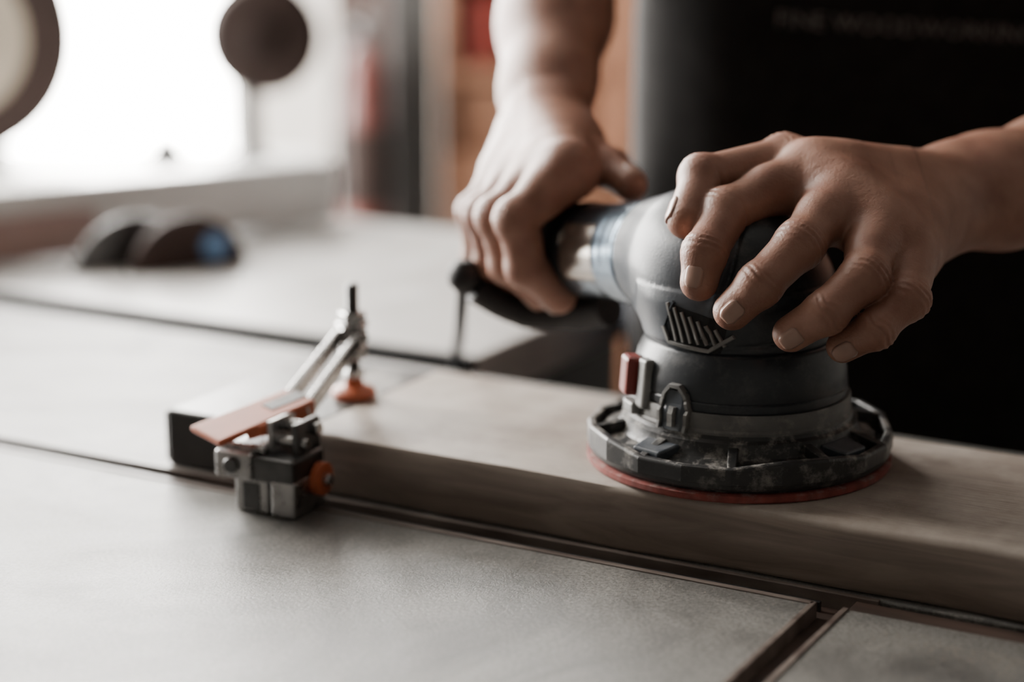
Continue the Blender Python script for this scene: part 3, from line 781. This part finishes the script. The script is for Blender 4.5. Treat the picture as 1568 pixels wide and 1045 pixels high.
rfore=[(W2,.0280,.0225),((.0215,1.147,.188),.0295,.0255),((.026,1.190,.221),.0355,.032),((.031,1.245,.266),.042,.039),((.035,1.30,.31),.043,.043)]
Nr=np.cross(np.array(mr[0])-np.array(W2),np.array(mr[3])-np.array(W2)); Nr=Nr if Nr[2]>0 else -Nr
exr=[(cone((.026,1.115,.166),(.034,1.078,.162),.016,.0135),.012),(cone((.034,1.070,.160),(.028,1.04,.157),.0115,.0110),.012),
     (cone((.006,1.110,.162),(-.004,1.075,.148),.015,.013),.012)]
hand('right_hand_and_forearm',.0012,(-.06,.96,.06),(.09,1.30,.33),W2,rfore,mr,rf,rt,Nr,np.array(mr[0])-np.array(mr[3]),exr)

# upper body, clothes
f=Field((-.05,.95,room_z0-.0),(.62,1.62,.98),.007)
sx=(1,0,0)
f.add(econe((.26,1.40,.10),(.265,1.36,.30),sx,.165,.160,.115,.105),.03)
f.add(econe((.265,1.36,.30),(.285,1.31,.47),sx,.165,.175,.105,.11),.04)
f.add(cone((.285,1.30,.52),(.135,1.35,.535),.075,.062),.04)
f.add(cone((.285,1.30,.52),(.435,1.27,.505),.075,.062),.04)
f.add(cone((.135,1.35,.535),(.07,1.345,.43),.060,.054),.03)
f.add(cone((.435,1.27,.505),(.452,1.20,.34),.060,.056),.03)
me=nets(f.F,f.lo,f.h,'t_shirt'); put(me,'t_shirt',pr,M_cloth)
f=Field((-.05,1.1,room_z0),(.62,1.62,.25),.008)
f.add(econe((.26,1.405,.16),(.26,1.405,.04),sx,.160,.165,.112,.115),.03)
f.add(cone((.175,1.40,.05),(.145,1.385,-.28),.092,.064),.03)
f.add(cone((.145,1.385,-.28),(.14,1.42,-.66),.062,.050),.02)
f.add(cone((.345,1.40,.05),(.375,1.365,-.28),.092,.064),.03)
f.add(cone((.375,1.365,-.28),(.385,1.41,-.66),.062,.050),.02)
put(nets(f.F,f.lo,f.h,'jeans'),'jeans',pr,M_jean)
f=Field((0,1.1,room_z0-.02),(.55,1.6,room_z0+.16),.006)
for x in(.138,.388):
    f.add(econe((x,1.44,room_z0+.045),(x,1.27,room_z0+.035),(1,0,0),.042,.046,.044,.033),.01)
    f.add(cone((x,1.43,room_z0+.06),(x,1.425,room_z0+.11),.046,.050),.02)
me=nets(f.F,f.lo,f.h,'shoes')
for v in me.vertices: v.co.z=max(v.co.z,room_z0+.001)
put(me,'shoes',pr,M_rubber)
f=Field((.15,1.05,.5),(.42,1.4,.95),.005)
f.add(cone((.285,1.29,.54),(.28,1.24,.66),.058,.052),.02)
f.add(ellip((.275,1.205,.775),(.074,.095,.105)),.02)
f.add(ellip((.275,1.155,.725),(.05,.05,.06)),.03)
f.add(cone((.275,1.118,.775),(.275,1.098,.748),.008,.013),.01)
f.add(ellip((.198,1.215,.76),(.010,.018,.03)),.006); f.add(ellip((.352,1.215,.76),(.010,.018,.03)),.006)
f.add(cone((.25,1.113,.712),(.30,1.113,.712),.008,.008),.006)
for x in(.248,.302): f.cut(ellip((x,1.108,.785),(.018,.012,.012)),.008)
put(nets(f.F,f.lo,f.h,'head_and_neck'),'head_and_neck',pr,M_skin)
for i,x in enumerate((.248,.302)):
    lathe('eye_%d'%i,[(0,-.011),(.008,-.008),(.011,0),(.008,.008),(0,.011)],pr,M_nail,Matrix.Translation((x,1.128,.785)),20)
f=Field((.15,1.05,.6),(.42,1.4,.95),.005)
f.add(ellip((.275,1.225,.80),(.083,.100,.100)),.01)
f.cut(ellip((.275,1.10,.735),(.075,.085,.095)),.01)
put(nets(f.F,f.lo,f.h,'hair'),'hair',pr,M_hair)
f=Field((-.03,1.05,.12),(.55,1.42,.5),.005)
f.add(econe(rfore[2][0],rfore[3][0],np.array(mr[0])-np.array(mr[3]),.0350,.0415,.0315,.0385),.02)
f.add(cone(rfore[3][0],(.038,1.30,.315),.039,.042),.02)
f.add(cone((.038,1.30,.315),(.075,1.345,.44),.042,.048),.02)
put(nets(f.F,f.lo,f.h,'right_upper_arm'),'right_upper_arm',pr,M_skin)
f=Field((.2,.98,.1),(.55,1.32,.5),.005)
f.add(econe(fore[2][0],fore[3][0],sidev,.0340,.041,.0290,.038),.02)
f.add(cone(fore[3][0],(.44,1.125,.185),.038,.042),.02)
f.add(cone((.44,1.125,.185),(.45,1.21,.38),.042,.049),.02)
put(nets(f.F,f.lo,f.h,'left_upper_arm'),'left_upper_arm',pr,M_skin)
def apron_pt(a,z,off=0):
    cxx=.262+.03*max(0,z-.3); cyy=1.405-.13*min(max(z-.05,0),.5)/.5*.75
    hw=1 if z<.22 else max(.62,1-(z-.22)*1.9)
    fold=.003*math.sin(a*9+z*6)*(1 if z<.1 else .3)
    a*=hw
    sn,cs=math.sin(a),max(math.cos(a),0)
    return V((cxx+(.180+fold+off)*math.copysign(abs(sn)**.8,sn),cyy-(.134+fold+off)*cs**.42,z))
bm=bmesh.new();rows=[]
for i in range(30):
    z=-.22+.66*i/29
    rows.append([bm.verts.new(apron_pt(math.radians(-86+172*k/40),z)) for k in range(41)])
for A,B in zip(rows,rows[1:]):
    for k in range(40): bm.faces.new((A[k],A[k+1],B[k+1],B[k]))
o=put(bm_mesh(bm,'apron'),'apron',pr,M_apron,smooth=True); md=o.modifiers.new('s','SOLIDIFY');md.thickness=.003
def lettering(txt,size,x0,z0,slope):
    cu=bpy.data.curves.new('t','FONT'); cu.body=txt; cu.size=size; cu.resolution_u=2
    to=bpy.data.objects.new('t',cu); col.objects.link(to); bpy.context.view_layer.update()
    me=bpy.data.meshes.new_from_object(to); bpy.data.objects.remove(to)
    for v in me.vertices:
        x,y=v.co.x+x0,v.co.y
        zz=z0+y+slope*v.co.x
        a=math.copysign(math.asin(min(.99,(abs(x-.262)/.180)**(1/.8))),x-.262)
        p=apron_pt(a,zz,0); v.co=V((x,p.y-.0042,zz))
    me.name='apron_lettering'; me.materials.clear()
    put(me,'apron_lettering',pr,M_print)
try:
    lettering('FINE WOODWORKING',.0155,.165,.214,-.06)
except Exception as e: print('text',e)

# ------------------------------------------------------------------ camera
cam=bpy.data.cameras.new('camera'); cam.lens=68.9; cam.sensor_width=36
co=bpy.data.objects.new('camera',cam); col.objects.link(co)
co.location=(0,0,.32); co.rotation_euler=(math.radians(76),0,0)
cam.dof.use_dof=True; cam.dof.focus_distance=.885; cam.dof.aperture_fstop=2.8
cam.clip_start=.02
scene.camera=co
try:
    scene.view_settings.view_transform='AgX'; scene.view_settings.look='AgX - Base Contrast'
except Exception as e: print(e)
